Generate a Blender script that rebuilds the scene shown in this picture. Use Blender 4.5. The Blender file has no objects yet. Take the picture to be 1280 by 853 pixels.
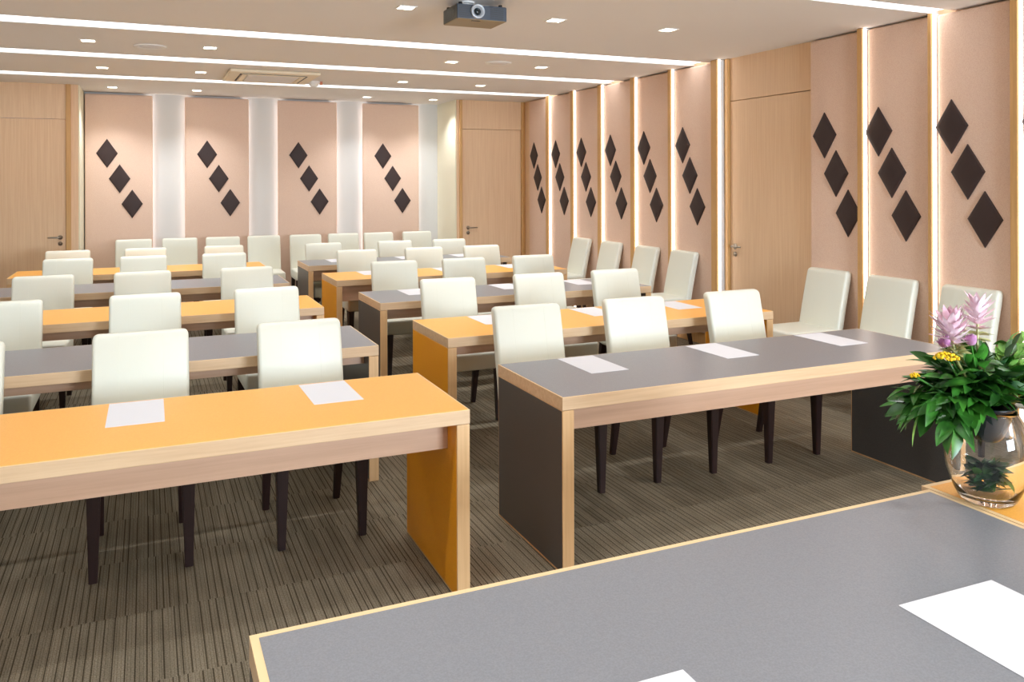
import bpy, bmesh, math, random
from mathutils import Vector, Matrix
random.seed(7)
SC = bpy.context.scene
COL = SC.collection
R = math.radians

# ------------------------------------------------------------------ materials
def lin(c):
    return tuple((v/255/12.92 if v/255 <= .04045 else ((v/255+.055)/1.055)**2.4) for v in c)

def mat(name, rgb, rough=.5, metal=0., spec=.5):
    m = bpy.data.materials.new(name); m.use_nodes = True
    b = m.node_tree.nodes['Principled BSDF']
    b.inputs['Base Color'].default_value = (*lin(rgb), 1)
    b.inputs['Roughness'].default_value = rough
    b.inputs['Metallic'].default_value = metal
    b.inputs['Specular IOR Level'].default_value = spec
    return m

def nodes(m):
    nt = m.node_tree
    return nt, nt.nodes['Principled BSDF'], nt.nodes.new, nt.links.new

def mapped(m, scale, coord='Object'):
    nt, b, N, L = nodes(m)
    tc = N('ShaderNodeTexCoord'); mp = N('ShaderNodeMapping')
    mp.inputs['Scale'].default_value = scale
    L(tc.outputs[coord], mp.inputs['Vector'])
    return mp.outputs['Vector']

def ramp(m, fac, stops):
    nt, b, N, L = nodes(m)
    r = N('ShaderNodeValToRGB'); L(fac, r.inputs['Fac'])
    e = r.color_ramp.elements
    while len(e) < len(stops): e.new(.5)
    for i, (p, c) in enumerate(stops):
        e[i].position = p; e[i].color = (*lin(c), 1)
    return r.outputs['Color']

def noise(m, vec, scale=1, detail=3, rough=.55):
    nt, b, N, L = nodes(m)
    n = N('ShaderNodeTexNoise'); n.inputs['Scale'].default_value = scale
    n.inputs['Detail'].default_value = detail; n.inputs['Roughness'].default_value = rough
    L(vec, n.inputs['Vector'])
    return n.outputs['Fac']

def bump(m, fac, strength=.1, dist=.002):
    nt, b, N, L = nodes(m)
    bp = N('ShaderNodeBump'); bp.inputs['Strength'].default_value = strength
    bp.inputs['Distance'].default_value = dist
    L(fac, bp.inputs['Height']); L(bp.outputs['Normal'], b.inputs['Normal'])

def wood(name, lo, hi, axis, rough=.42, fine=60, coarse=2.2):
    m = mat(name, hi, rough)
    sc = [fine]*3; sc['XYZ'.index(axis)] = coarse
    f = noise(m, mapped(m, sc), 1, 4, .6)
    nt, b, N, L = nodes(m)
    L(ramp(m, f, [(.25, lo), (.72, hi)]), b.inputs['Base Color'])
    return m

def laminate(name, rgb, rough=.38):
    m = mat(name, rgb, rough)
    d = tuple(max(0, c-6) for c in rgb); u = tuple(min(255, c+5) for c in rgb)
    nt, b, N, L = nodes(m)
    f = noise(m, mapped(m, (260, 260, 260)), 1, 2)
    L(ramp(m, f, [(.35, d), (.65, u)]), b.inputs['Base Color'])
    return m

def emit(name, rgb, strength):
    m = bpy.data.materials.new(name); m.use_nodes = True
    b = m.node_tree.nodes['Principled BSDF']
    b.inputs['Base Color'].default_value = (.8, .8, .8, 1)
    b.inputs['Emission Color'].default_value = (*lin(rgb), 1)
    b.inputs['Emission Strength'].default_value = strength
    return m

M = {}
M['wood_x'] = wood('maple_edge_lengthwise', (208, 172, 134), (226, 194, 156), 'X')
M['wood_y'] = wood('maple_edge_crosswise', (212, 168, 116), (229, 188, 137), 'Y')
M['wood_z'] = wood('maple_edge_upright', (212, 168, 118), (229, 189, 140), 'Z')
M['apron'] = wood('maple_apron', (200, 160, 132), (222, 184, 156), 'X', fine=34, coarse=1.2)
M['rim'] = mat('pale_edge_band', (240, 206, 156), .4)
M['orange'] = laminate('orange_laminate', (252, 180, 80))
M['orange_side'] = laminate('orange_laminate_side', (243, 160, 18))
M['grey'] = laminate('grey_laminate', (132, 133, 138), .33)
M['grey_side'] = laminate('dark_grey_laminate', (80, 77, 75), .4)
M['door_wood'] = wood('beech_veneer', (224, 185, 146), (239, 206, 168), 'Z', .45, fine=90, coarse=1.6)
M['trim_wood'] = wood('oak_trim', (198, 150, 92), (217, 172, 112), 'Z', .45)
M['ledge_wood'] = wood('pale_beech', (226, 190, 152), (240, 208, 172), 'Z', .45)
M['leg'] = wood('wenge_leg', (34, 18, 16), (52, 30, 27), 'Z', .4)
M['paper'] = mat('paper', (226, 225, 229), .8, spec=.2)
M['ceiling'] = mat('ceiling_paint', (236, 233, 231), .85, spec=.2)
M['white_wall'] = mat('white_wall_paint', (216, 216, 214), .7, spec=.2)
M['cream_wall'] = mat('cream_wall_paint', (232, 228, 206), .7, spec=.2)
M['steel'] = mat('brushed_steel', (178, 170, 158), .3, .9)
M['black'] = mat('black_plastic', (24, 24, 26), .45)
M['led_warm'] = emit('warm_led_strip', (255, 240, 226), 4.5)
M['led_white'] = emit('white_led_strip', (255, 250, 250), 3.2)
M['slot'] = emit('ceiling_slot_light', (248, 252, 255), 2.0)
M['spot'] = emit('downlight_glow', (255, 244, 220), 14)
M['ac'] = mat('cream_plastic', (240, 228, 204), .5)
M['white_plastic'] = mat('white_plastic', (238, 238, 238), .45)
M['grille'] = mat('pale_grille', (230, 228, 230), .55)
M['red'] = mat('orange_indicator', (210, 120, 70), .4)

# cream leather with two stitched seams on the back (object X)
m = mat('cream_leather', (232, 233, 219), .42, spec=.45); M['leather'] = m
nt, b, N, L = nodes(m)
f = noise(m, mapped(m, (150, 150, 150)), 1, 2); bump(m, f, .12, .0012)

# pink woven wall fabric
m = mat('pink_fabric', (228, 192, 170), .8, spec=.15); M['fabric'] = m
nt, b, N, L = nodes(m)
v = N('ShaderNodeTexVoronoi'); v.inputs['Scale'].default_value = 1
L(mapped(m, (170, 170, 170)), v.inputs['Vector'])
L(ramp(m, v.outputs['Distance'], [(.1, (241, 214, 195)), (.75, (228, 196, 176))]), b.inputs['Base Color'])
bump(m, v.outputs['Distance'], .25, .002)
m = mat('brown_diamond_leather', (60, 45, 43), .55, spec=.35); M['diamond'] = m
bump(m, noise(m, mapped(m, (160, 160, 160)), 1, 2), .15, .001)

# striped carpet tiles, stripes run along Y
m = mat('striped_carpet', (118, 104, 80), .95, spec=.1); M['carpet'] = m
nt, b, N, L = nodes(m)
tc = N('ShaderNodeTexCoord'); sx = N('ShaderNodeSeparateXYZ'); L(tc.outputs['Object'], sx.inputs[0])
def mth(op, a, bb):
    n = N('ShaderNodeMath'); n.operation = op
    for i, q in enumerate((a, bb)):
        if q is None: continue
        if isinstance(q, (int, float)): n.inputs[i].default_value = q
        else: L(q, n.inputs[i])
    return n.outputs[0]
tx = mth('FLOOR', mth('DIVIDE', sx.outputs['X'], .5), None)
ty = mth('FLOOR', mth('DIVIDE', sx.outputs['Y'], .5), None)
cb = N('ShaderNodeCombineXYZ'); L(tx, cb.inputs[0]); L(ty, cb.inputs[1])
wn = N('ShaderNodeTexWhiteNoise'); wn.noise_dimensions = '2D'; L(cb.outputs[0], wn.inputs['Vector'])
off = mth('MULTIPLY', wn.outputs['Value'], 61.0)
def vline(scale):
    v1 = N('ShaderNodeTexVoronoi'); v1.voronoi_dimensions = '1D'; v1.feature = 'DISTANCE_TO_EDGE'
    v1.inputs['Scale'].default_value = 1
    L(mth('ADD', mth('MULTIPLY', sx.outputs['X'], scale), off), v1.inputs['W'])
    return v1.outputs['Distance']
c3 = N('ShaderNodeCombineXYZ')
L(mth('ADD', mth('MULTIPLY', sx.outputs['X'], 21), off), c3.inputs[0]); L(mth('MULTIPLY', sx.outputs['Y'], 2.5), c3.inputs[1])
n2 = N('ShaderNodeTexNoise'); n2.inputs['Scale'].default_value = 1; n2.inputs['Detail'].default_value = 5
L(c3.outputs[0], n2.inputs['Vector'])
n3 = N('ShaderNodeTexNoise'); n3.inputs['Scale'].default_value = 190; n3.inputs['Detail'].default_value = 1
L(tc.outputs['Object'], n3.inputs['Vector'])
base = ramp(m, n2.outputs['Fac'], [(.3, (134, 123, 104)), (.7, (156, 144, 123))])
line = ramp(m, vline(31), [(.05, (112, 101, 80)), (.085, (255, 255, 255))])
line2 = ramp(m, vline(83), [(.05, (205, 202, 192)), (.12, (255, 255, 255))])
speck = ramp(m, n3.outputs['Fac'], [(.35, (205, 205, 205)), (.65, (255, 255, 255))])
mx = N('ShaderNodeMix'); mx.data_type = 'RGBA'; mx.blend_type = 'MULTIPLY'; mx.inputs[0].default_value = .85
mx0 = N('ShaderNodeMix'); mx0.data_type = 'RGBA'; mx0.blend_type = 'MULTIPLY'; mx0.inputs[0].default_value = 1
L(line, mx0.inputs[6]); L(line2, mx0.inputs[7])
L(base, mx.inputs[6]); L(mx0.outputs[2], mx.inputs[7])
mx2 = N('ShaderNodeMix'); mx2.data_type = 'RGBA'; mx2.blend_type = 'MULTIPLY'; mx2.inputs[0].default_value = 1
L(mx.outputs[2], mx2.inputs[6]); L(speck, mx2.inputs[7])
L(mx2.outputs[2], b.inputs['Base Color'])
bump(m, n3.outputs['Fac'], .4, .004)

# glass
m = mat('clear_glass', (255, 255, 255), .01); M['glass'] = m
m.node_tree.nodes['Principled BSDF'].inputs['Transmission Weight'].default_value = 1
m.node_tree.nodes['Principled BSDF'].inputs['IOR'].default_value = 1.45
def leafmat(name, lo, hi):
    m = mat(name, hi, .38, spec=.5)
    nt, b, N, L = nodes(m)
    f = noise(m, mapped(m, (14, 14, 14)), 1, 2)
    L(ramp(m, f, [(.35, lo), (.65, hi)]), b.inputs['Base Color'])
    return m
M['leaf'] = leafmat('green_leaf', (26, 70, 20), (66, 134, 44))
M['leaf_light'] = leafmat('light_green_leaf', (92, 150, 58), (150, 200, 100))
M['leaf_dark'] = leafmat('dark_leaf', (32, 70, 40), (70, 120, 70))
M['pink'] = leafmat('pale_pink_petal', (226, 178, 196), (250, 236, 242))
M['purple'] = leafmat('violet_petal', (196, 124, 182), (226, 176, 214))
M['yellow'] = leafmat('yellow_petal', (232, 178, 0), (252, 218, 30))
M['green_pale'] = leafmat('pale_green_bract', (160, 160, 96), (208, 208, 150))
M['pot'] = mat('dark_glossy_bowl', (26, 34, 40), .2, spec=.3)
M['proj'] = mat('slate_blue_plastic', (62, 72, 88), .45)
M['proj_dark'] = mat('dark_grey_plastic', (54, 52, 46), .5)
M['proj_under'] = mat('tan_projector_underside', (150, 132, 102), .45)  # plain tan base colour for the body's downward faces
M['lens_ring'] = mat('silver_lens_ring', (196, 204, 214), .3, .3)
M['lens'] = mat('dark_lens_glass', (22, 34, 40), .05)

# ------------------------------------------------------------------ mesh helpers
def box(bm, x0, x1, y0, y1, z0, z1, bev=0., seg=2, mi=0):
    r = bmesh.ops.create_cube(bm, size=1)
    for v in r['verts']:
        v.co = Vector(((x0+x1)/2 + v.co.x*(x1-x0), (y0+y1)/2 + v.co.y*(y1-y0), (z0+z1)/2 + v.co.z*(z1-z0)))
    fs = set(f for v in r['verts'] for f in v.link_faces)
    if bev > 0:
        es = list(set(e for v in r['verts'] for e in v.link_edges))
        q = bmesh.ops.bevel(bm, geom=es, offset=bev, segments=seg, affect='EDGES', profile=.5)
        fs = set(q['faces']) | set(f for f in fs if f.is_valid)
    for f in fs:
        if f.is_valid: f.material_index = mi

def lathe(bm, prof, n=32, o=(0, 0, 0), ax=None):
    """closed-of-revolution about Z from (r, z) pairs; ax optionally rotates it"""
    rings = []; mt = ax or Matrix.Identity(3)
    for r, z in prof:
        if r < 1e-6: rings.append([bm.verts.new(mt @ Vector((0, 0, z)) + Vector(o))])
        else: rings.append([bm.verts.new(mt @ Vector((r*math.cos(2*math.pi*i/n), r*math.sin(2*math.pi*i/n), z)) + Vector(o)) for i in range(n)])
    for a, b in zip(rings, rings[1:]):
        for i in range(n):
            j = (i+1) % n
            if len(a) == 1 and len(b) == 1: continue
            if len(a) == 1: bm.faces.new((a[0], b[i], b[j]))
            elif len(b) == 1: bm.faces.new((a[i], a[j], b[0]))
            else: bm.faces.new((a[i], a[j], b[j], b[i]))

def tube(bm, pts, r, n=8):
    pts = [Vector(p) for p in pts]; rs = r if isinstance(r, (list, tuple)) else [r]*len(pts)
    rings = []
    for i, p in enumerate(pts):
        t = (pts[min(i+1, len(pts)-1)] - pts[max(i-1, 0)]).normalized()
        u = t.orthogonal().normalized(); w = t.cross(u)
        if i and rings:
            pass
        rings.append([bm.verts.new(p + (u*math.cos(2*math.pi*k/n) + w*math.sin(2*math.pi*k/n))*rs[i]) for k in range(n)])
    for a, b in zip(rings, rings[1:]):
        for k in range(n):
            bm.faces.new((a[k], a[(k+1) % n], b[(k+1) % n], b[k]))
    bm.faces.new(rings[0][::-1]); bm.faces.new(rings[-1])

def mesh(name, bm, mats, smooth=False):
    bmesh.ops.recalc_face_normals(bm, faces=bm.faces[:])
    me = bpy.data.meshes.new(name); bm.to_mesh(me); bm.free()
    for q in (mats if isinstance(mats, (list, tuple)) else [mats]): me.materials.append(M[q])
    if smooth:
        for p in me.polygons: p.use_smooth = True
    return me

def obj(name, me, parent=None, loc=(0, 0, 0), rz=0.):
    o = bpy.data.objects.new(name, me); COL.objects.link(o)
    o.location = loc; o.rotation_euler = (0, 0, rz)
    if parent: o.parent = parent
    return o

def bobj(name, boxes, mats, parent=None, loc=(0, 0, 0), rz=0., bev=.002):
    bm = bmesh.new()
    for q in boxes: box(bm, *q, bev=bev)
    return obj(name, mesh(name, bm, mats), parent, loc, rz)

def thing(name, label, cat, loc=(0, 0, 0), rz=0., group=None):
    o = obj(name, None, None, loc, rz); return tag(o, label, cat, group)

def tag(o, label, cat, group=None, kind=None):
    o['label'] = label; o['category'] = cat
    if group: o['group'] = group
    if kind: o['kind'] = kind
    return o

def struct(o):
    o['kind'] = 'structure'; return o

def copy_tree(o, parent=None):
    c = o.copy(); COL.objects.link(c)
    if parent: c.parent = parent
    for ch in list(o.children): copy_tree(ch, c)
    return c

def instance(proto, used, loc, rz, label, group):
    o = copy_tree(proto) if used[0] else proto
    used[0] = True
    o.location = loc; o.rotation_euler = (0, 0, rz); o['label'] = label; o['group'] = group
    return o

# ------------------------------------------------------------------ room shell
XW, XL, YD, YB, YF, ZC = 5.19, -2.1, 11.28, 12.12, -4.2, 2.85
XA0, XA1 = -.76, 4.11           # recessed alcove in the back wall
struct(bobj('floor', [(XL, XW+.1, YF, YB+.1, -.1, 0)], 'carpet', bev=0))
slots = [(4.04, 4.18), (6.79, 7.06), (8.46, 8.73), (10.18, 10.45)]
ys = [YF] + [y for s in slots for y in s] + [YB+.1]
cb_ = [(XL, XW+.1, ys[i], ys[i+1], ZC, ZC+.12) for i in range(0, len(ys), 2)]
cb_.append((XL, XW+.1, YF, YB+.1, ZC+.125, ZC+.2))
struct(bobj('ceiling', cb_, 'ceiling', bev=0))
struct(bobj('wall_right', [(XW, XW+.1, YF, 5.38, 0, ZC+.12), (XW, XW+.1, 6.55, YB+.1, 0, ZC+.12), (XW+.04, XW+.1, 5.38, 6.55, 0, ZC+.12)], 'ledge_wood', bev=0))
struct(bobj('wall_back', [(XA0-.1, XA1+.1, YB, YB+.1, 0, ZC+.12)], 'white_wall', bev=0))
struct(bobj('wall_left', [(XL-.1, XL, YF, YB+.1, 0, ZC+.12)], 'white_wall', bev=0))
# front wall behind the camera with the daylight window
WX0, WX1, WZ0, WZ1 = 2.2, 4.6, .95, 2.45
struct(bobj('wall_front', [(XL, WX0, YF-.1, YF, 0, ZC+.12), (WX1, XW+.1, YF-.1, YF, 0, ZC+.12), (WX0, WX1, YF-.1, YF, 0, WZ0), (WX0, WX1, YF-.1, YF, WZ1, ZC+.12)], 'white_wall', bev=0))
wf = struct(bobj('window_1', [(WX0, WX1, YF-.08, YF-.02, WZ0, WZ0+.05), (WX0, WX1, YF-.08, YF-.02, WZ1-.05, WZ1), (WX0, WX0+.05, YF-.08, YF-.02, WZ0, WZ1), (WX1-.05, WX1, YF-.08, YF-.02, WZ0, WZ1), ((WX0+WX1)/2-.025, (WX0+WX1)/2+.025, YF-.08, YF-.02, WZ0, WZ1)], 'white_plastic', bev=0))

def lever(parent, loc, direction, nrm):
    """lever handle with rose, and a lock cylinder below; direction: unit vector of the lever, nrm: out of the door"""
    d, n, p = Vector(direction), Vector(nrm), Vector(loc)
    bm = bmesh.new()
    ax = n.to_track_quat('Z', 'Y').to_matrix()
    lathe(bm, [(0, 0), (.026, 0), (.026, .008), (.012, .010), (.012, .045), (0, .045)], 20, p, ax)
    tube(bm, [p+n*.042-d*.005, p+n*.05+d*.02, p+n*.05+d*.13], [.010, .010, .008], 10)
    obj('door_handle', mesh('door_handle', bm, 'steel', True), parent)
    bm = bmesh.new()
    q = p + Vector((0, 0, -.075))
    lathe(bm, [(0, 0), (.025, 0), (.025, .006), (.010, .008), (.010, .012), (0, .012)], 20, q, ax)
    obj('door_lock', mesh('door_lock', bm, 'steel', True), parent)

# back-left: pale jamb, dark trim, door with overpanel
struct(bobj('wall_back_left', [(-.838, XA0, YD, YB, 0, ZC), (XL, -.89, YD, YD+.1, 2.43, ZC), (XL, -1.80, YD, YD+.1, 0, 2.43), (-1.0, -.838, YD+.05, YD+.1, 0, ZC), (-.76, XA0+.001, YD, YB, 0, ZC)], 'ledge_wood', bev=0))
struct(bobj('trim_1', [(-.89, -.838, YD-.035, YD+.05, 0, ZC-.002)], 'trim_wood'))
d1 = struct(bobj('door_1', [(-1.797, -.893, YD+.005, YD+.05, .005, 2.425)], 'door_wood'))
lever(d1, (-.955, YD+.004, 1.005), (-1, 0, 0), (0, -1, 0))
struct(bobj('wall_back_recess_left', [(XA0, XA0+.012, YD+.02, YB, 0, ZC)], 'cream_wall', bev=0))
# back-right
struct(bobj('wall_back_right', [(XA1+.002, 4.146, YD, YB, 0, ZC), (4.18, XW, YD, YD+.1, 2.43, ZC), (4.14, XW, YD+.05, YD+.1, 0, ZC)], 'door_wood', bev=0))
struct(bobj('trim_2', [(4.146, 4.186, YD-.035, YD+.05, 0, ZC-.002)], 'trim_wood'))
struct(bobj('trim_3', [(5.13, XW, YD-.02, YD+.05, 0, ZC-.002)], 'trim_wood'))
d2 = struct(bobj('door_2', [(4.19, 5.127, YD+.005, YD+.05, .005, 2.425)], 'door_wood'))
lever(d2, (4.28, YD+.004, .99), (1, 0, 0), (0, -1, 0))
struct(bobj('wall_back_recess_right', [(XA1-.012, XA1, YD+.02, YB, 0, ZC)], 'cream_wall', bev=0))
# right wall door
d3 = struct(bobj('door_3', [(XW-.002, XW+.04, 5.40, 6.49, .005, 2.43)], 'door_wood'))
struct(bobj('wall_right_overdoor', [(XW-.002, XW+.04, 5.38, 6.49, 2.437, ZC)], 'door_wood'))
struct(bobj('trim_4', [(XW-.03, XW+.04, 6.495, 6.535, 0, ZC-.002)], 'trim_wood'))
lever(d3, (XW-.003, 6.42, 1.03), (0, -1, 0), (-1, 0, 0))
struct(bobj('baseboard_right', [(XW-.03, XW, 1.0, 5.375, 0, .12), (XW-.03, XW, 6.54, YD-.04, 0, .12)], 'trim_wood'))

# ------------------------------------------------------------------ padded wall panels with diamonds
def diamond_mesh(hw=.128, hh=.19, t=.016):
    bm = bmesh.new()
    rings = []
    for s, d in ((1, 0), (1, t*.45), (.93, t*.8), (.75, t), (.4, t*1.12)):
        rings.append([bm.verts.new((a*s*hw, -d, c*s*hh)) for a, c in ((1, 0), (.5, .5), (0, 1), (-.5, .5), (-1, 0), (-.5, -.5), (0, -1), (.5, -.5))])
    for p, q in zip(rings, rings[1:]):
        for i in range(8): bm.faces.new((p[i], p[(i+1) % 8], q[(i+1) % 8], q[i]))
    bm.faces.new(rings[-1])
    return mesh('diamond', bm, 'diamond')
DM = diamond_mesh()
def fabric_panel(label, loc, rz, w, z0, z1, t, diamonds, group):
    """local: x along the wall from 0 to w, -y out of the wall, back face at y=0"""
    o = thing('wall_panel', label, 'wall panel', loc, rz, group)
    bm = bmesh.new(); box(bm, 0, w, -t, 0, z0, z1, bev=min(.02, t*.5), seg=5)
    me = mesh('padded_board', bm, 'fabric', True)
    obj('padded_board', me, o)
    for x, z in diamonds:
        obj('diamond', DM, o, (x, -t, z))
    return o

# right wall: local x runs towards -Y (rz = -90deg), so -y local = -X world
PX = 5.13
right_panels = [  # (far Y, near Y, first diamond Y)
    (11.0, 10.36, 10.818), (10.264, 9.64, 10.124), (9.54, 8.92, 9.393), (8.816, 8.17, 8.661), (8.057, 7.41, 7.925), (7.337, 6.67, 7.187),
    (5.375, 4.832, 5.208), (4.766, 4.195, 4.657), (4.146, 3.582, 4.028), (3.512, 2.96, 3.395)]
ordn = ['first', 'second', 'third', 'fourth', 'fifth', 'sixth']
for i, (a, b_, dy) in enumerate(right_panels):
    if i < 6: lb = f'pink padded panel with three brown diamonds, {ordn[i]} from the back corner along right wall'
    elif i < 9: lb = f'pink padded panel with three brown diamonds, {ordn[i-6]} from the right wall door towards camera'
    else: lb = 'pink padded panel with brown diamonds, cut off by the right picture edge'
    dm = [(a-dy, 2.035), (a-dy+.124, 1.718), (a-dy+.250, 1.398)]
    fabric_panel(lb, (XW, a, 0), -math.pi/2, a-b_, .12, ZC-.014, XW-PX, dm, 'diamond panels on the right wall')
# lit slats: wooden fin with a light strip on its near side
slats = [(10.352, 10.267), (9.623, 9.543), (8.907, 8.819), (8.15, 8.06), (7.40, 7.34), (6.66, 6.56), (4.826, 4.769), (4.187, 4.149), (3.574, 3.515)]
for i, (a, b_) in enumerate(slats):
    if i < 5: lb = f'wooden wall slat with glowing strip between {ordn[i]} and {ordn[i+1]} diamond panels from back corner'
    elif i == 5: lb = 'wooden wall slat with glowing strip beside the handle of the right wall door'
    elif i < 9: lb = f'wooden wall slat with glowing strip, {ordn[i-6]} one from the right wall door towards camera'
    else: continue
    o = thing('wall_slat', lb, 'wall light', (XW, a, 0), 0, 'lit wooden slats on the right wall')
    bobj('slat', [(-.104, 0, b_-a+.010, 0, .0, ZC-.004)], 'trim_wood', o)
    bobj('light_strip', [(-.086, -.062, b_-a+.001, b_-a+.010, .02, ZC-.006)], 'led_warm', o, bev=0)
    bobj('added_white_liner', [(-.0615, -.001, b_-a+.001, b_-a+.009, .0, ZC-.006)], 'white_plastic', o, bev=0)  # white liner added below the strip so the gap doesn't glow orange
# back wall panels, standing off the white wall so that the strips behind them light the gaps
back_panels = [(-.737, .072), (.47, 1.301), (1.692, 2.529), (2.907, 3.767)]
bdm = [-.48, .75, 1.973, 3.204]
names = ['leftmost of four on the back wall', 'second from left on the back wall', 'third from left on the back wall', 'rightmost of four on the back wall']
for i, (a, b_) in enumerate(back_panels):
    dm = [(bdm[i]-a+.003+k*.149, z) for k, z in enumerate((2.045, 1.713, 1.380))]
    o = fabric_panel('pink padded panel with three brown diamonds, ' + names[i], (a, YB-.06, 0), 0, b_-a, .0, ZC-.03, .05, dm, 'diamond panels on the back wall')
    bobj('backing_frame', [(.07, b_-a-.07, 0.002, .058, .01, ZC-.04)], 'trim_wood', o, bev=0)
    if i > 0: bobj('light_strip', [(.045, .065, .012, .05, .02, ZC-.05)], 'led_white', o, bev=0)
    bobj('light_strip', [(b_-a-.065, b_-a-.045, .012, .05, .02, ZC-.05)], 'led_white', o, bev=0)

# ------------------------------------------------------------------ tables
TL, TD, TH, TT = 2.40, .70, .75, .055
def make_table(colour, az):
    top, side = ('orange', 'orange_side') if colour == 'orange' else ('grey', 'grey_side')
    o = obj('seminar_table', None)
    h = TL/2
    bm = bmesh.new(); box(bm, -h, h, 0, TD, TH-TT, TH, bev=.002)
    obj('tabletop', mesh('tabletop', bm, 'wood_x'), o)
    e = .006
    bobj('edge_band', [(-h, h, 0, TD, TH-.0005, TH+.0008)], 'rim', o, bev=.0003)
    bobj('laminate_top', [(-h+e, h-e, e, TD-e, TH-.001, TH+.0016)], top, o, bev=.0004)
    for s in (-1, 1):
        x0, x1 = (-h+.001, -h+TT) if s < 0 else (h-TT, h-.001)
        p = bobj('side_panel', [(x0, x1, .001, TD-.001, 0, TH-TT-.0015)], 'wood_z', o)
        bobj('laminate_sheet', [(x0-.0012, x1+.0012, .008, TD-.008, .010, TH-TT-.004)], side, p, bev=.0004)
    bobj('apron', [(-h+TT, h-TT, .11, .13, az, TH-TT)], 'apron', o)
    o['category'] = 'table'
    return o
TB = {'R': (1.5957+TL/2, [3.094, 4.540, 6.064, 7.627, 9.080], ['grey', 'orange', 'grey', 'orange', 'grey']),
      'L': (1.1769-TL/2, [3.086, 4.506, 6.053, 7.634, 9.125], ['orange', 'grey', 'orange', 'grey', 'orange'])}
rown = ['nearest', 'second-row', 'third-row', 'fourth-row', 'rearmost']
APZ = {'R': [.575, .626, .609, .540, .573], 'L': [.572, .634, .628, .621, .607]}
def tdesc(sd, k):
    return f"{rown[k]} {TB[sd][2][k]} table {'right' if sd == 'R' else 'left'} of the aisle"
for sd in 'RL':
    xc, yf, cols = TB[sd]
    for k in range(5):
        where = {0: 'nearest the camera', 1: 'second row', 2: 'third row', 3: 'fourth row', 4: 'rearmost row'}[k]
        pr, us = make_table(cols[k], APZ[sd][k]), [False]
        instance(pr, us, (xc, yf[k], 0), 0, f"long {cols[k]}-topped table with maple edges, {where}, {'right' if sd == 'R' else 'left'} of the aisle",
                 'seminar tables in two columns')

# foreground desks (grey with the camera over it, orange beside it)
def make_desk(name, label, x0, x1, y0, y1, colour, under):
    o = thing(name, label, 'table', (x0, y0, 0), 0, 'tables in the foreground')
    w, d = x1-x0, y1-y0
    bobj('tabletop', [(0, w, 0, d, TH-TT, TH)], 'wood_x', o)
    e = .017
    bobj('edge_band', [(0, w, 0, d, TH-.0005, TH+.0008)], 'rim', o, bev=.0003)
    bobj('laminate_top', [(e, w-e, e, d-e, TH-.001, TH+.0016)], colour, o, bev=.0004)
    for a, b_ in ((.001, TT), (w-TT, w-.001)):
        p = bobj('side_panel', [(a, b_, .001, d-.001, 0, TH-TT-.001)], 'wood_z', o)
        bobj('laminate_sheet', [(a-.0012, b_+.0012, .008, d-.008, .010, TH-TT-.004)], under, p, bev=.0004)
    bobj('apron', [(TT, w-TT, d-.13, d-.11, .573, TH-TT)], 'apron', o)
    return o
make_desk('front_desk', 'wide grey desk top with pale wood rim filling the bottom foreground', .185, 2.105, .90, 1.732, 'grey', 'grey_side')
make_desk('front_desk', 'orange desk under the glass vase at lower right, beside the grey desk', 2.109, 4.03, .90, 1.762, 'orange', 'orange_side')

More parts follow.
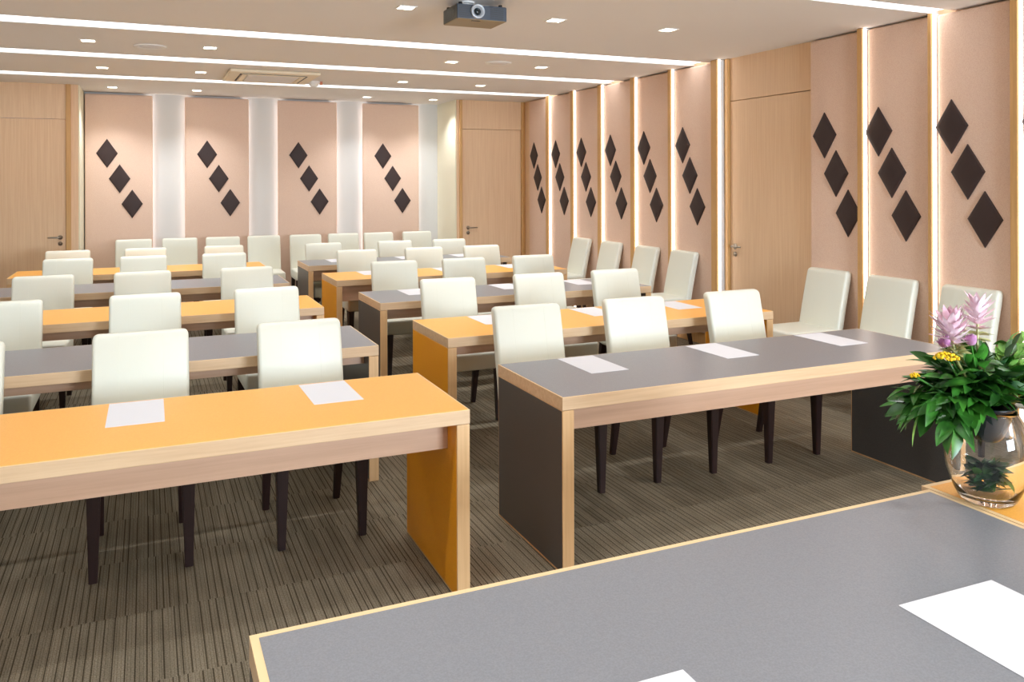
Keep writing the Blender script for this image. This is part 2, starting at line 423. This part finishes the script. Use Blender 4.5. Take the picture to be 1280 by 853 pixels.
# ------------------------------------------------------------------ chairs
def make_chair():
    o = obj('upholstered_chair', None)
    o['category'] = 'chair'
    # seat cushion, front edge at y=-.27
    bm = bmesh.new()
    box(bm, -.212, .212, -.272, .20, .362, .488, bev=.022, seg=4)
    bmesh.ops.subdivide_edges(bm, edges=[e for e in bm.edges if e.calc_length() > .2], cuts=6, use_grid_fill=True)
    for v in bm.verts:
        if v.co.z > .47: v.co.z += .008*max(0, 1-(v.co.x/.2)**2)*max(0, 1-((v.co.y+.04)/.24)**2)
    obj('seat', mesh('seat', bm, 'leather', True), o)
    # backrest: thin reclined pad, slightly curved
    bm = bmesh.new()
    nz, nx = 16, 14
    zs = [.40 + (.935-.40)*i/nz for i in range(nz+1)]
    def cy(z):
        t = (z-.40)/.535
        return .205 + .095*t + .02*t*t
    t2 = .034
    def section(z, shrink, topk):
        """rounded rectangle loop at height z"""
        w, th = .213-shrink, t2-shrink
        r = min(.018, th*.8); pts = []
        for sx_, sy_, a0 in ((1, 1, 0), (-1, 1, 90), (-1, -1, 180), (1, -1, 270)):
            for k in range(5):
                a = R(a0 + 22.5*k)
                pts.append((sx_*(w-r) + r*math.cos(a), cy(z) + sy_*(th-r) + r*math.sin(a), z))
        return pts
    loops = []
    lv = [(.372, .014), (.378, .004), (.39, 0)] + [(z, 0) for z in zs[1:-1]] + [(.915, .001), (.926, .005), (.933, .012), (.936, .02)]
    for z, s in lv: loops.append([bm.verts.new(p) for p in section(z, s, 0)])
    for a, c in zip(loops, loops[1:]):
        n = len(a)
        for i in range(n): bm.faces.new((a[i], a[(i+1) % n], c[(i+1) % n], c[i]))
    bm.faces.new(loops[0][::-1]); bm.faces.new(loops[-1])
    bk = obj('backrest', mesh('backrest', bm, 'leather', True), o)
    # two stitched seams down the front of the pad
    bm = bmesh.new()
    for sx_ in (-.098, .098):
        pts = [(sx_, cy(z)-t2+.0006, z) for z in zs[1:-1]] + [(sx_, cy(.92)-t2+.004, .925)]
        tube(bm, pts, .0012, 6)
    obj('seam', mesh('seam', bm, 'leather', True), bk)
    # legs: tapered, the rear pair raked back
    def leg(xt, yt, xb, yb, zt, st, sb):
        bm = bmesh.new()
        vs = []
        for (x, y, z, s) in ((xb, yb, 0, sb), (xt, yt, zt, st)):
            vs.append([bm.verts.new((x+a*s, y+c*s, z)) for a, c in ((-1, -1), (1, -1), (1, 1), (-1, 1))])
        bm.faces.new(vs[0][::-1]); bm.faces.new(vs[1])
        for i in range(4): bm.faces.new((vs[0][i], vs[0][(i+1) % 4], vs[1][(i+1) % 4], vs[1][i]))
        es = [e for e in bm.edges if abs(e.verts[0].co.z-e.verts[1].co.z) > .1]
        bmesh.ops.bevel(bm, geom=es, offset=.004, segments=2, affect='EDGES')
        return mesh('leg', bm, 'leg')
    for s in (-1, 1):
        obj('leg', leg(s*.183, -.245, s*.186, -.243, .37, .027, .017), o)
        obj('leg', leg(s*.183, .175, s*.180, .262, .40, .025, .016), o)
    return o
chair = make_chair(); cused = [False]
seatw = ['left', 'middle', 'right']
CH = {'R': [([2.03, 2.762, 3.53], 4.09), ([2.057, 2.818, 3.51], 5.56), ([2.061, 2.746, 3.464], 7.05), ([2.045, 2.788, 3.474], 8.44), ([1.912, 2.795, 3.49], 9.585)],
      'L': [([-.815, -.025, .732], 4.09), ([-.805, -.012, .757], 5.56), ([-.746, -.027, .775], 7.06), ([-.696, -.038, .72], 8.62), ([-.77, -.02, .807], 9.69)]}
for sd in 'RL':
    for k, (xs, y) in enumerate(CH[sd]):
        for i, x in enumerate(xs):
            jit = random.uniform(-.025, .025)
            instance(chair, cused, (x, y, 0), jit, f'cream dark-legged chair, {seatw[i]} seat, {tdesc(sd, k)}', 'cream chairs behind the seminar tables')
bx = [-.154, .388, .922, 1.444, 2.0, 2.526, 3.037, 3.609]
ordb = ['leftmost', 'second from left', 'third from left', 'fourth from left', 'fourth from right', 'third from right', 'second from right', 'rightmost']
for i, x in enumerate(bx):
    instance(chair, cused, (x, 11.30 + (.02 if i > 2 else 0), 0), random.uniform(-.02, .02), f'cream chair {ordb[i]} in the row standing along the back wall', 'cream chairs along the back wall')
rwl = [(9.32, 'farthest of four between back corner and door'), (8.58, 'second of four from back corner to door'),
       (7.81, 'third of four from back corner to door'), (7.12, 'nearest the handle side of the right wall door'),
       (5.13, 'first on the camera side of the door'), (4.50, 'second on the camera side of the door'), (3.86, 'behind the pink flowers'), (3.20, 'cut off at the right picture edge')]
for y, l in rwl:
    instance(chair, cused, (4.785, y, 0), -math.pi/2 + random.uniform(-.02, .02), f'cream chair against the right wall, {l}', 'cream chairs along the right wall')

# ------------------------------------------------------------------ sheets of paper
def sheet(x, y, w, d, rz, label, group):
    bm = bmesh.new(); box(bm, -w/2, w/2, -d/2, d/2, 0, .0011)
    return tag(obj('paper_sheet', mesh('paper_sheet', bm, 'paper'), None, (x, y, TH+.0018), rz), label, 'paper', group)
px = {('R', 0): [2.021, 2.812, 3.58], ('R', 1): [2.07, 2.85, 3.54], ('R', 2): [2.02, 2.85, 3.56], ('R', 3): [2.04, 2.84, 3.57], ('R', 4): [2.01, 2.84, 3.54], ('L', 0): [None, -.042, .722]}
for (sd, k), xs in px.items():
    for i, x in enumerate(xs):
        if x is None: continue
        sheet(x, TB[sd][1][k]+TD-.018-.1775, .205, .355, R(random.uniform(-1, 1.5)), f'white paper sheet, {seatw[i]} place, {tdesc(sd, k)}', 'paper sheets on the seminar tables')
sheet(1.607, 1.136, .285, .29, R(-1), 'white paper sheet on the grey foreground desk, right of the two', 'paper sheets on the foreground desk')
sheet(.764, 1.136, .285, .29, R(-1), 'white paper corner showing at the bottom edge of grey foreground desk', 'paper sheets on the foreground desk')

# ------------------------------------------------------------------ ceiling fittings
slab = ['nearest the camera, top right of the photo', 'second from the camera, in front of the projector row', 'third from the camera', 'nearest the back wall']
slab = ['nearest the camera at top right', 'second from the camera, below the projector', 'third from the camera', 'closest to the back wall']
for (a, b_), l in zip(slots, slab):
    o = bobj('linear_ceiling_light', [(XL+.01, XW-.07, a+.001, b_-.001, ZC+.012, ZC+.05)], 'slot', bev=0)
    tag(o, 'long white recessed ceiling light line, ' + l, 'ceiling light', 'ceiling light lines')

def make_downlight():
    o = obj('downlight', None); o['category'] = 'ceiling light'
    s, q = .062, .05
    bm = bmesh.new()
    for bx_ in ((-s, s, -s, -q), (-s, s, q, s), (-s, -q, -q, q), (q, s, -q, q)): box(bm, *bx_, -.004, .0)
    obj('frame', mesh('frame', bm, 'white_plastic'), o)
    bobj('lamp_face', [(-q, q, -q, q, -.0025, -.0005)], 'spot', o, bev=0)
    return o
dl = make_downlight(); dused = [False]
LD = bpy.data.lights.new('downlight_beam', 'SPOT')
LD.energy = 46; LD.color = (.95, .975, 1); LD.spot_size = R(118); LD.spot_blend = .75; LD.shadow_soft_size = .05
rows = [(5.44, [(1.618, 'left'), (2.757, 'middle'), (3.744, 'right')], 'row beside the projector'),
        (7.74, [(-.447, 'leftmost'), (.512, 'second from left'), (2.767, 'third from left'), (3.754, 'rightmost')], 'row behind the second light line'),
        (9.50, [(-.419, 'leftmost'), (.533, 'second from left'), (2.78, 'third from left'), (3.772, 'rightmost')], 'row level with the air conditioner'),
        (11.40, [(-.392, 'leftmost'), (.591, 'second from left'), (2.819, 'third from left'), (3.791, 'rightmost')], 'row nearest the back wall')]
def beam(x, y, e=None):
    l = bpy.data.objects.new('downlight_beam', LD); COL.objects.link(l)
    l.location = (x, y, ZC-.02)
for y, xs, rn in rows:
    for x, w in xs:
        instance(dl, dused, (x, y, ZC), 0, f'square recessed downlight, {w} in the {rn}', 'square downlights in the ceiling'); beam(x, y)
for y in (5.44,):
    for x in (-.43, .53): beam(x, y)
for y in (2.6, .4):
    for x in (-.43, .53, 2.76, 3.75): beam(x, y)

for x, y, l in ((.03, 7.86, 'left'), (3.22, 7.62, 'right')):
    o = thing('ceiling_speaker', f"round white ceiling speaker, {'left of the two, above the left tables' if l == 'left' else 'right of the two, by the right wall'}", 'speaker', (x, y, ZC), 0, 'round ceiling speakers')
    bm = bmesh.new(); lathe(bm, [(.085, -.004), (.115, -.012), (.13, -.008), (.135, 0), (0, 0)], 40)
    obj('rim', mesh('rim', bm, 'white_plastic', True), o)
    bm = bmesh.new(); lathe(bm, [(0, -.016), (.05, -.013), (.09, -.006), (.09, -.001), (0, -.001)], 40)
    obj('grille', mesh('grille', bm, 'grille', True), o)
# cassette air conditioner
o = thing('ceiling_air_conditioner', 'square cream ceiling cassette air conditioner with dark air slots', 'air conditioner', (1.26, 9.5, ZC))
bm = bmesh.new(); box(bm, -.47, .47, -.47, .47, -.035, 0, bev=.018, seg=3); obj('casing', mesh('casing', bm, 'ac'), o)
bm = bmesh.new(); box(bm, -.27, .27, -.27, .27, -.046, -.03, bev=.012, seg=3); obj('grille', mesh('grille', bm, 'grille'), o)
for k in range(4):
    a = k*math.pi/2
    bm = bmesh.new(); box(bm, -.33, .33, .335, .352, -.0385, -.03, bev=.008, seg=2)
    obj('air_slot', mesh('air_slot', bm, 'black'), o, (0, 0, 0), a)
    bm = bmesh.new(); box(bm, -.32, .32, .283, .330, -.044, -.034, bev=.004, seg=2)
    obj('vane', mesh('vane', bm, 'ac'), o, (0, 0, 0), a)
o = thing('smoke_detector', 'small white ceiling detector beside the air conditioner', 'smoke detector', (1.80, 9.84, ZC))
bm = bmesh.new(); lathe(bm, [(0, -.075), (.03, -.07), (.052, -.05), (.06, -.03), (.07, -.02), (.07, 0), (0, 0)], 28); obj('housing', mesh('housing', bm, 'white_plastic', True), o)
tag_ = bobj('indicator', [(.075, .105, .02, .045, -.04, 0)], 'red', o)

# projector hanging from the ceiling
o = thing('projector', 'dark slate ceiling projector with silver lens facing the camera', 'projector', (2.0, 5.0, 2.762))
PW, PD, PH = .350, .27, .098
bm = bmesh.new(); box(bm, -PW/2, PW/2, 0, PD, -PH/2, PH/2, bev=.008, seg=3)
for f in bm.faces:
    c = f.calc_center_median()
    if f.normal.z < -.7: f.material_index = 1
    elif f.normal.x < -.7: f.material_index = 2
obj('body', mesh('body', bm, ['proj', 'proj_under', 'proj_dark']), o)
bm = bmesh.new()
for i in range(9):
    z = -.036 + i*.009
    for x0, x1 in ((-.165, -.075), (.055, .15)): box(bm, x0, x1, -.0022, .002, z-.0016, z+.0016)
obj('vent_slats', mesh('vent_slats', bm, 'proj_dark'), o)
bm = bmesh.new()
for i in range(7):
    y = .04 + i*.03
    box(bm, -PW/2-.002, -PW/2+.002, y-.006, y+.006, -.032, .032)
obj('side_vent', mesh('side_vent', bm, 'black'), o)
ax = Matrix.Rotation(R(90), 3, 'X')      # +Z -> -Y
bm = bmesh.new(); lathe(bm, [(.0, -.01), (.047, -.01), (.047, .018), (.042, .022), (.036, .020), (.030, .012), (0.024, .004)], 36, (-.035, 0, .004), ax)
ring = obj('lens', mesh('lens', bm, 'lens_ring', True), o)
bm = bmesh.new(); lathe(bm, [(.0, .014), (.012, .012), (.022, .006), (.027, .002), (0, 0.0)], 28, (-.035, 0, .004), ax)
obj('lens_glass', mesh('lens_glass', bm, 'lens', True), ring)
bm = bmesh.new()
tube(bm, [(-.06, .12, PH/2-.01), (-.06, .12, 2.85-2.762-.002)], .016, 14)
box(bm, -.13, .07, .05, .20, PH/2, PH/2+.012, bev=.002)
lathe(bm, [(0, .088), (.05, .088), (.05, .076), (0, .076)], 24, (-.06, .12, 0))
obj('ceiling_mount', mesh('ceiling_mount', bm, 'white_plastic'), o)
bm = bmesh.new()
for x, y in ((-.14, .03), (-.15, .23), (.15, .23), (.14, .03)): lathe(bm, [(0, PH/2-.002), (.014, PH/2-.002), (.012, PH/2+.016), (0, PH/2+.016)], 14, (x, y, 0))
obj('adjuster_foot', mesh('adjuster_foot', bm, 'black', True), o)
bobj('sensor_window', [(-.06, .0, .028, .05, -PH/2-.0015, -PH/2+.001)], 'black', o)

# ------------------------------------------------------------------ vase, bowl, flowers
VX, VY, VZ = 2.185, 1.606, TH+.0018
bm = bmesh.new()
outer = [(0, 0), (.060, 0), (.070, .003), (.0755, .010), (.085, .028), (.096, .055), (.1065, .092), (.111, .130), (.1095, .165), (.102, .200), (.089, .232), (.078, .252), (.072, .262)]
inner = [(.0695, .262), (.0755, .251), (.0865, .231), (.0992, .199), (.1065, .165), (.108, .130), (.1035, .092), (.093, .056), (.081, .032), (.07, .020), (.05, .0165), (0, .016)]
lathe(bm, outer + inner, 64, (0, 0, 0))
tag(obj('glass_vase', mesh('glass_vase', bm, 'glass', True), None, (VX, VY, VZ)), 'round clear glass vase on the orange desk at lower right', 'vase')
bm = bmesh.new()
lathe(bm, [(0, .170), (.030, .171), (.040, .180), (.052, .205), (.062, .240), (.0665, .262), (.074, .268), (.074, .272), (.066, .272), (.060, .262), (.056, .24), (.046, .206), (.034, .186), (0, .182)], 48)
tag(obj('flower_bowl', mesh('flower_bowl', bm, 'pot', True), None, (VX, VY, VZ)), 'dark glossy bowl set into the mouth of the glass vase', 'bowl')

def leaf(bm, base, direc, L_, W, curl=.25, roll=0., mi=0, n=6):
    d = Vector(direc).normalized()
    side = d.cross(Vector((0, 0, 1)))
    if side.length < .1: side = Vector((1, 0, 0))
    side.normalize()
    side = Matrix.Rotation(roll, 3, d) @ side
    up = side.cross(d)
    rows_ = []
    for i in range(n+1):
        t = i/n
        w = W*.5*(math.sin(math.pi*min(1, t**.8*.98+.02))**.85) if 0 < t < 1 else W*.02
        c = Vector(base) + d*(L_*t) - up*(curl*L_*t*t) 
        fold = w*.28
        rows_.append((bm.verts.new(c - side*w + up*fold), bm.verts.new(c), bm.verts.new(c + side*w + up*fold)))
    for a, b_ in zip(rows_, rows_[1:]):
        for k in range(2):
            f = bm.faces.new((a[k], a[k+1], b_[k+1], b_[k])); f.material_index = mi; f.smooth = True

camdir = Vector((-VX, -VY, 0)).normalized(); lft = Vector((-.9147, .404, 0))   # image left
def rnd(a, b_): return random.uniform(a, b_)
bo = thing('flower_bouquet', 'leafy bouquet with pink and yellow flowers in the glass vase', 'flowers', (VX, VY, VZ))
T0 = Vector((0, 0, .272))
bm = bmesh.new()
# stems radiating from the bowl, each with leaves along it
def sprig(az, el, ln, nl, lw, mi, droop=.3, start=None):
    d = Vector((math.cos(az)*math.cos(el), math.sin(az)*math.cos(el), math.sin(el)))
    p = (start or T0) + Vector((d.x, d.y, 0))*.03
    pts = []
    for i in range(7):
        t = i/6
        pts.append(p + d*(ln*t) + Vector((0, 0, -droop*ln*t*t)))
    k = len(bm.faces)
    tube(bm, pts, [.0022*(1-.5*i/6) for i in range(7)], 5)
    bm.faces.ensure_lookup_table()
    for f in bm.faces[k:]: f.material_index = mi
    for j in range(nl):
        t = .25 + .75*j/(nl-1)
        i = min(5, int(t*6)); q = pts[i].lerp(pts[i+1], t*6-i)
        tang = (pts[i+1]-pts[i]).normalized()
        sd_ = tang.cross(Vector((0, 0, 1))).normalized()*(1 if j % 2 else -1)
        dd = tang*rnd(.5, 1.0) + sd_*rnd(.4, 1.0) + Vector((0, 0, rnd(-.5, .35)))
        if j == nl-1: dd = tang
        leaf(bm, q, dd, rnd(.055, .095)*lw, rnd(.026, .040)*lw, rnd(.05, .5), rnd(-.7, .7), mi)
azl = math.atan2(lft.y, lft.x); azc = math.atan2(-VY, -VX)
for i in range(64):
    az = rnd(0, 2*math.pi); el = R(rnd(14, 78))
    if math.cos(az-azc) > .35: el = max(el, R(rnd(34, 60)))
    sprig(az, el, rnd(.12, .19), random.choice((6, 7, 8)), rnd(.8, 1.1), 0 if random.random() < .82 else 2, rnd(.05, .35))
for i in range(22):   # fuller and lower towards image left and camera
    az = azl + rnd(-.5, .7)
    sprig(az, R(rnd(4, 34)), rnd(.13, .195), 8, 1.05, 0, rnd(.15, .42))
for i in range(20):   # light feathery sprays on the right
    az = azl + math.pi + rnd(-.8, .8)
    sprig(az, R(rnd(32, 68)), rnd(.18, .27), 10, .72, 1, rnd(.1, .3))
leaf(bm, (lft.x*.19, lft.y*.19, .25), (lft.x*.35, lft.y*.35, -1), .10, .032, .1, .6, 1)
leaf(bm, (lft.x*.15, lft.y*.15, .27), (lft.x*.5, lft.y*.5, -.7), .09, .034, .1, .9, 0)
obj('foliage', mesh('foliage', bm, ['leaf', 'leaf_light', 'leaf_dark']), bo)
def local(x, y, z): return Vector((x-VX, y-VY, z-VZ))
def curcuma(c, r, hgt, lean):
    bm = bmesh.new()
    up = Vector(lean).normalized()
    tube(bm, [T0 + Vector((c.x, c.y, 0))*.2, c - up*.06, c], .004, 6)
    for f in bm.faces: f.material_index = 1
    a0 = up.orthogonal().normalized(); b0 = up.cross(a0)
    for ring_ in range(7):
        t = ring_/6; n = 9
        for k in range(n):
            a = 2*math.pi*(k+.5*(ring_ % 2))/n
            out = a0*math.cos(a) + b0*math.sin(a)
            d = out*(1-.45*t) + up*(.05+.75*t)
            L_ = r*(1.05 if ring_ > 2 else .7)
            leaf(bm, c + up*(hgt*(t-.55)) + out*r*.12, d, L_*rnd(.85, 1.1), r*.36, -.04 if ring_ > 2 else .1, rnd(-.3, .3), 0 if ring_ > 1 else 1, 5)
    return obj('pink_flower', mesh('pink_flower', bm, ['pink', 'green_pale']), bo)
curcuma(local(2.035, 1.60, 1.222), .058, .07, (-.25, .05, 1))
curcuma(local(2.114, 1.581, 1.265), .050, .085, (.05, 0, 1))
curcuma(local(2.085, 1.63, 1.242), .045, .06, (-.1, .1, 1))
def bud(c, r, m, name):
    bm = bmesh.new(); up = Vector((c.x, c.y, .25)).normalized()
    tube(bm, [T0 + Vector((c.x, c.y, 0))*.3, c - up*.01], .003, 6)
    for f in bm.faces: f.material_index = 1
    a0 = up.orthogonal().normalized(); b0 = up.cross(a0)
    for ring_ in range(4):
        for k in range(8):
            a = 2*math.pi*(k+.5*(ring_ % 2))/8; out = a0*math.cos(a)+b0*math.sin(a)
            leaf(bm, c - up*r*.3 + out*r*(.5-.1*ring_), out*(.5-.12*ring_) + up, r*1.7, r*.7, -.25, 0, 0, 5)
    return obj(name, mesh(name, bm, [m, 'leaf']), bo)
bud(local(2.012, 1.605, 1.207), .016, 'purple', 'purple_flower')
bud(local(2.078, 1.575, 1.212), .016, 'purple', 'purple_flower')
def crest(c, rx, rz_, n, name):
    bm = bmesh.new()
    tube(bm, [T0 + Vector((c.x, c.y, 0))*.3, c], .003, 6)
    for f in bm.faces: f.material_index = 1
    for i in range(n):
        a = rnd(0, 2*math.pi); q = math.sqrt(rnd(0, 1))
        p = c + Vector((math.cos(a)*q*rx, math.sin(a)*q*rx, rz_*(1-q*q) + rnd(-.002, .002)))
        k = len(bm.verts)
        bmesh.ops.create_icosphere(bm, subdivisions=1, radius=rnd(.003, .0048), matrix=Matrix.Translation(p))
    return obj(name, mesh(name, bm, ['yellow', 'leaf'], True), bo)
crest(local(1.995, 1.585, 1.175), .032, .014, 90, 'yellow_flower')
crest(local(1.945, 1.645, 1.118), .012, .008, 24, 'yellow_flower')
# loose leaves inside the vase
bm = bmesh.new()
for i in range(110):
    a = rnd(0, 2*math.pi); q = rnd(.0, .055)
    z = rnd(.022, .10)
    lim = .068 if z < .04 else .08
    p = Vector((math.cos(a)*q, math.sin(a)*q, z))
    d = Vector((rnd(-1, 1), rnd(-1, 1), rnd(-.35, .55))).normalized()
    L_ = rnd(.045, .075)
    e_ = p + d*L_
    rr = math.hypot(e_.x, e_.y)
    if rr > lim or e_.z < .024 or e_.z > .125:
        p = p - d*(L_*.6)
        e_ = p + d*L_
        if math.hypot(e_.x, e_.y) > lim or math.hypot(p.x, p.y) > lim or p.z < .024 or e_.z < .024: continue
    leaf(bm, p, d, L_, rnd(.018, .026), rnd(-.1, .15), rnd(-.6, .6), 0 if random.random() < .5 else 1)
tag(obj('leaf_bundle', mesh('leaf_bundle', bm, ['leaf_dark', 'leaf']), None, (VX, VY, VZ)), 'bunch of dark green leaves lying inside the glass vase', 'leaves')

# ------------------------------------------------------------------ daylight, world, camera
w = bpy.data.worlds.new('World'); SC.world = w; w.use_nodes = True
w.node_tree.nodes['Background'].inputs[0].default_value = (.62, .76, 1, 1)
w.node_tree.nodes['Background'].inputs[1].default_value = 1.0
al = bpy.data.lights.new('window_daylight', 'AREA'); al.shape = 'RECTANGLE'
al.size = WX1-WX0-.1; al.size_y = WZ1-WZ0-.1; al.energy = 500; al.color = (.74, .87, 1)
ao = bpy.data.objects.new('window_daylight', al); COL.objects.link(ao)
ao.location = ((WX0+WX1)/2, YF+.01, (WZ0+WZ1)/2); ao.rotation_euler = (R(90), 0, R(180))
ao.rotation_euler = (R(90), 0, 0)

F = 1033.026
cam = bpy.data.cameras.new('camera'); co = bpy.data.objects.new('camera', cam); COL.objects.link(co)
cam.sensor_width = 36; cam.lens = F*36/1280
cam.shift_y = -(426.5-226.94)/1280
co.location = (0, 0, 1.6617)
yaw = .4159
roll = -.003
co.rotation_euler = (Matrix.Rotation(-yaw, 3, 'Z') @ Matrix.Rotation(R(90), 3, 'X') @ Matrix.Rotation(roll, 3, 'Z')).to_euler()
cam.clip_start = .05; cam.clip_end = 60
SC.camera = co
vs = SC.view_settings
vs.view_transform = 'Standard'; vs.look = 'None'; vs.gamma = 1; vs.exposure = .17; vs.use_curve_mapping = False
SC.cycles.max_bounces = 10; SC.cycles.diffuse_bounces = 5; SC.cycles.glossy_bounces = 4; SC.cycles.transmission_bounces = 8
SC.cycles.use_denoising = True
SC.cycles.sample_clamp_indirect = 6
SC.cycles.caustics_reflective = False; SC.cycles.caustics_refractive = True
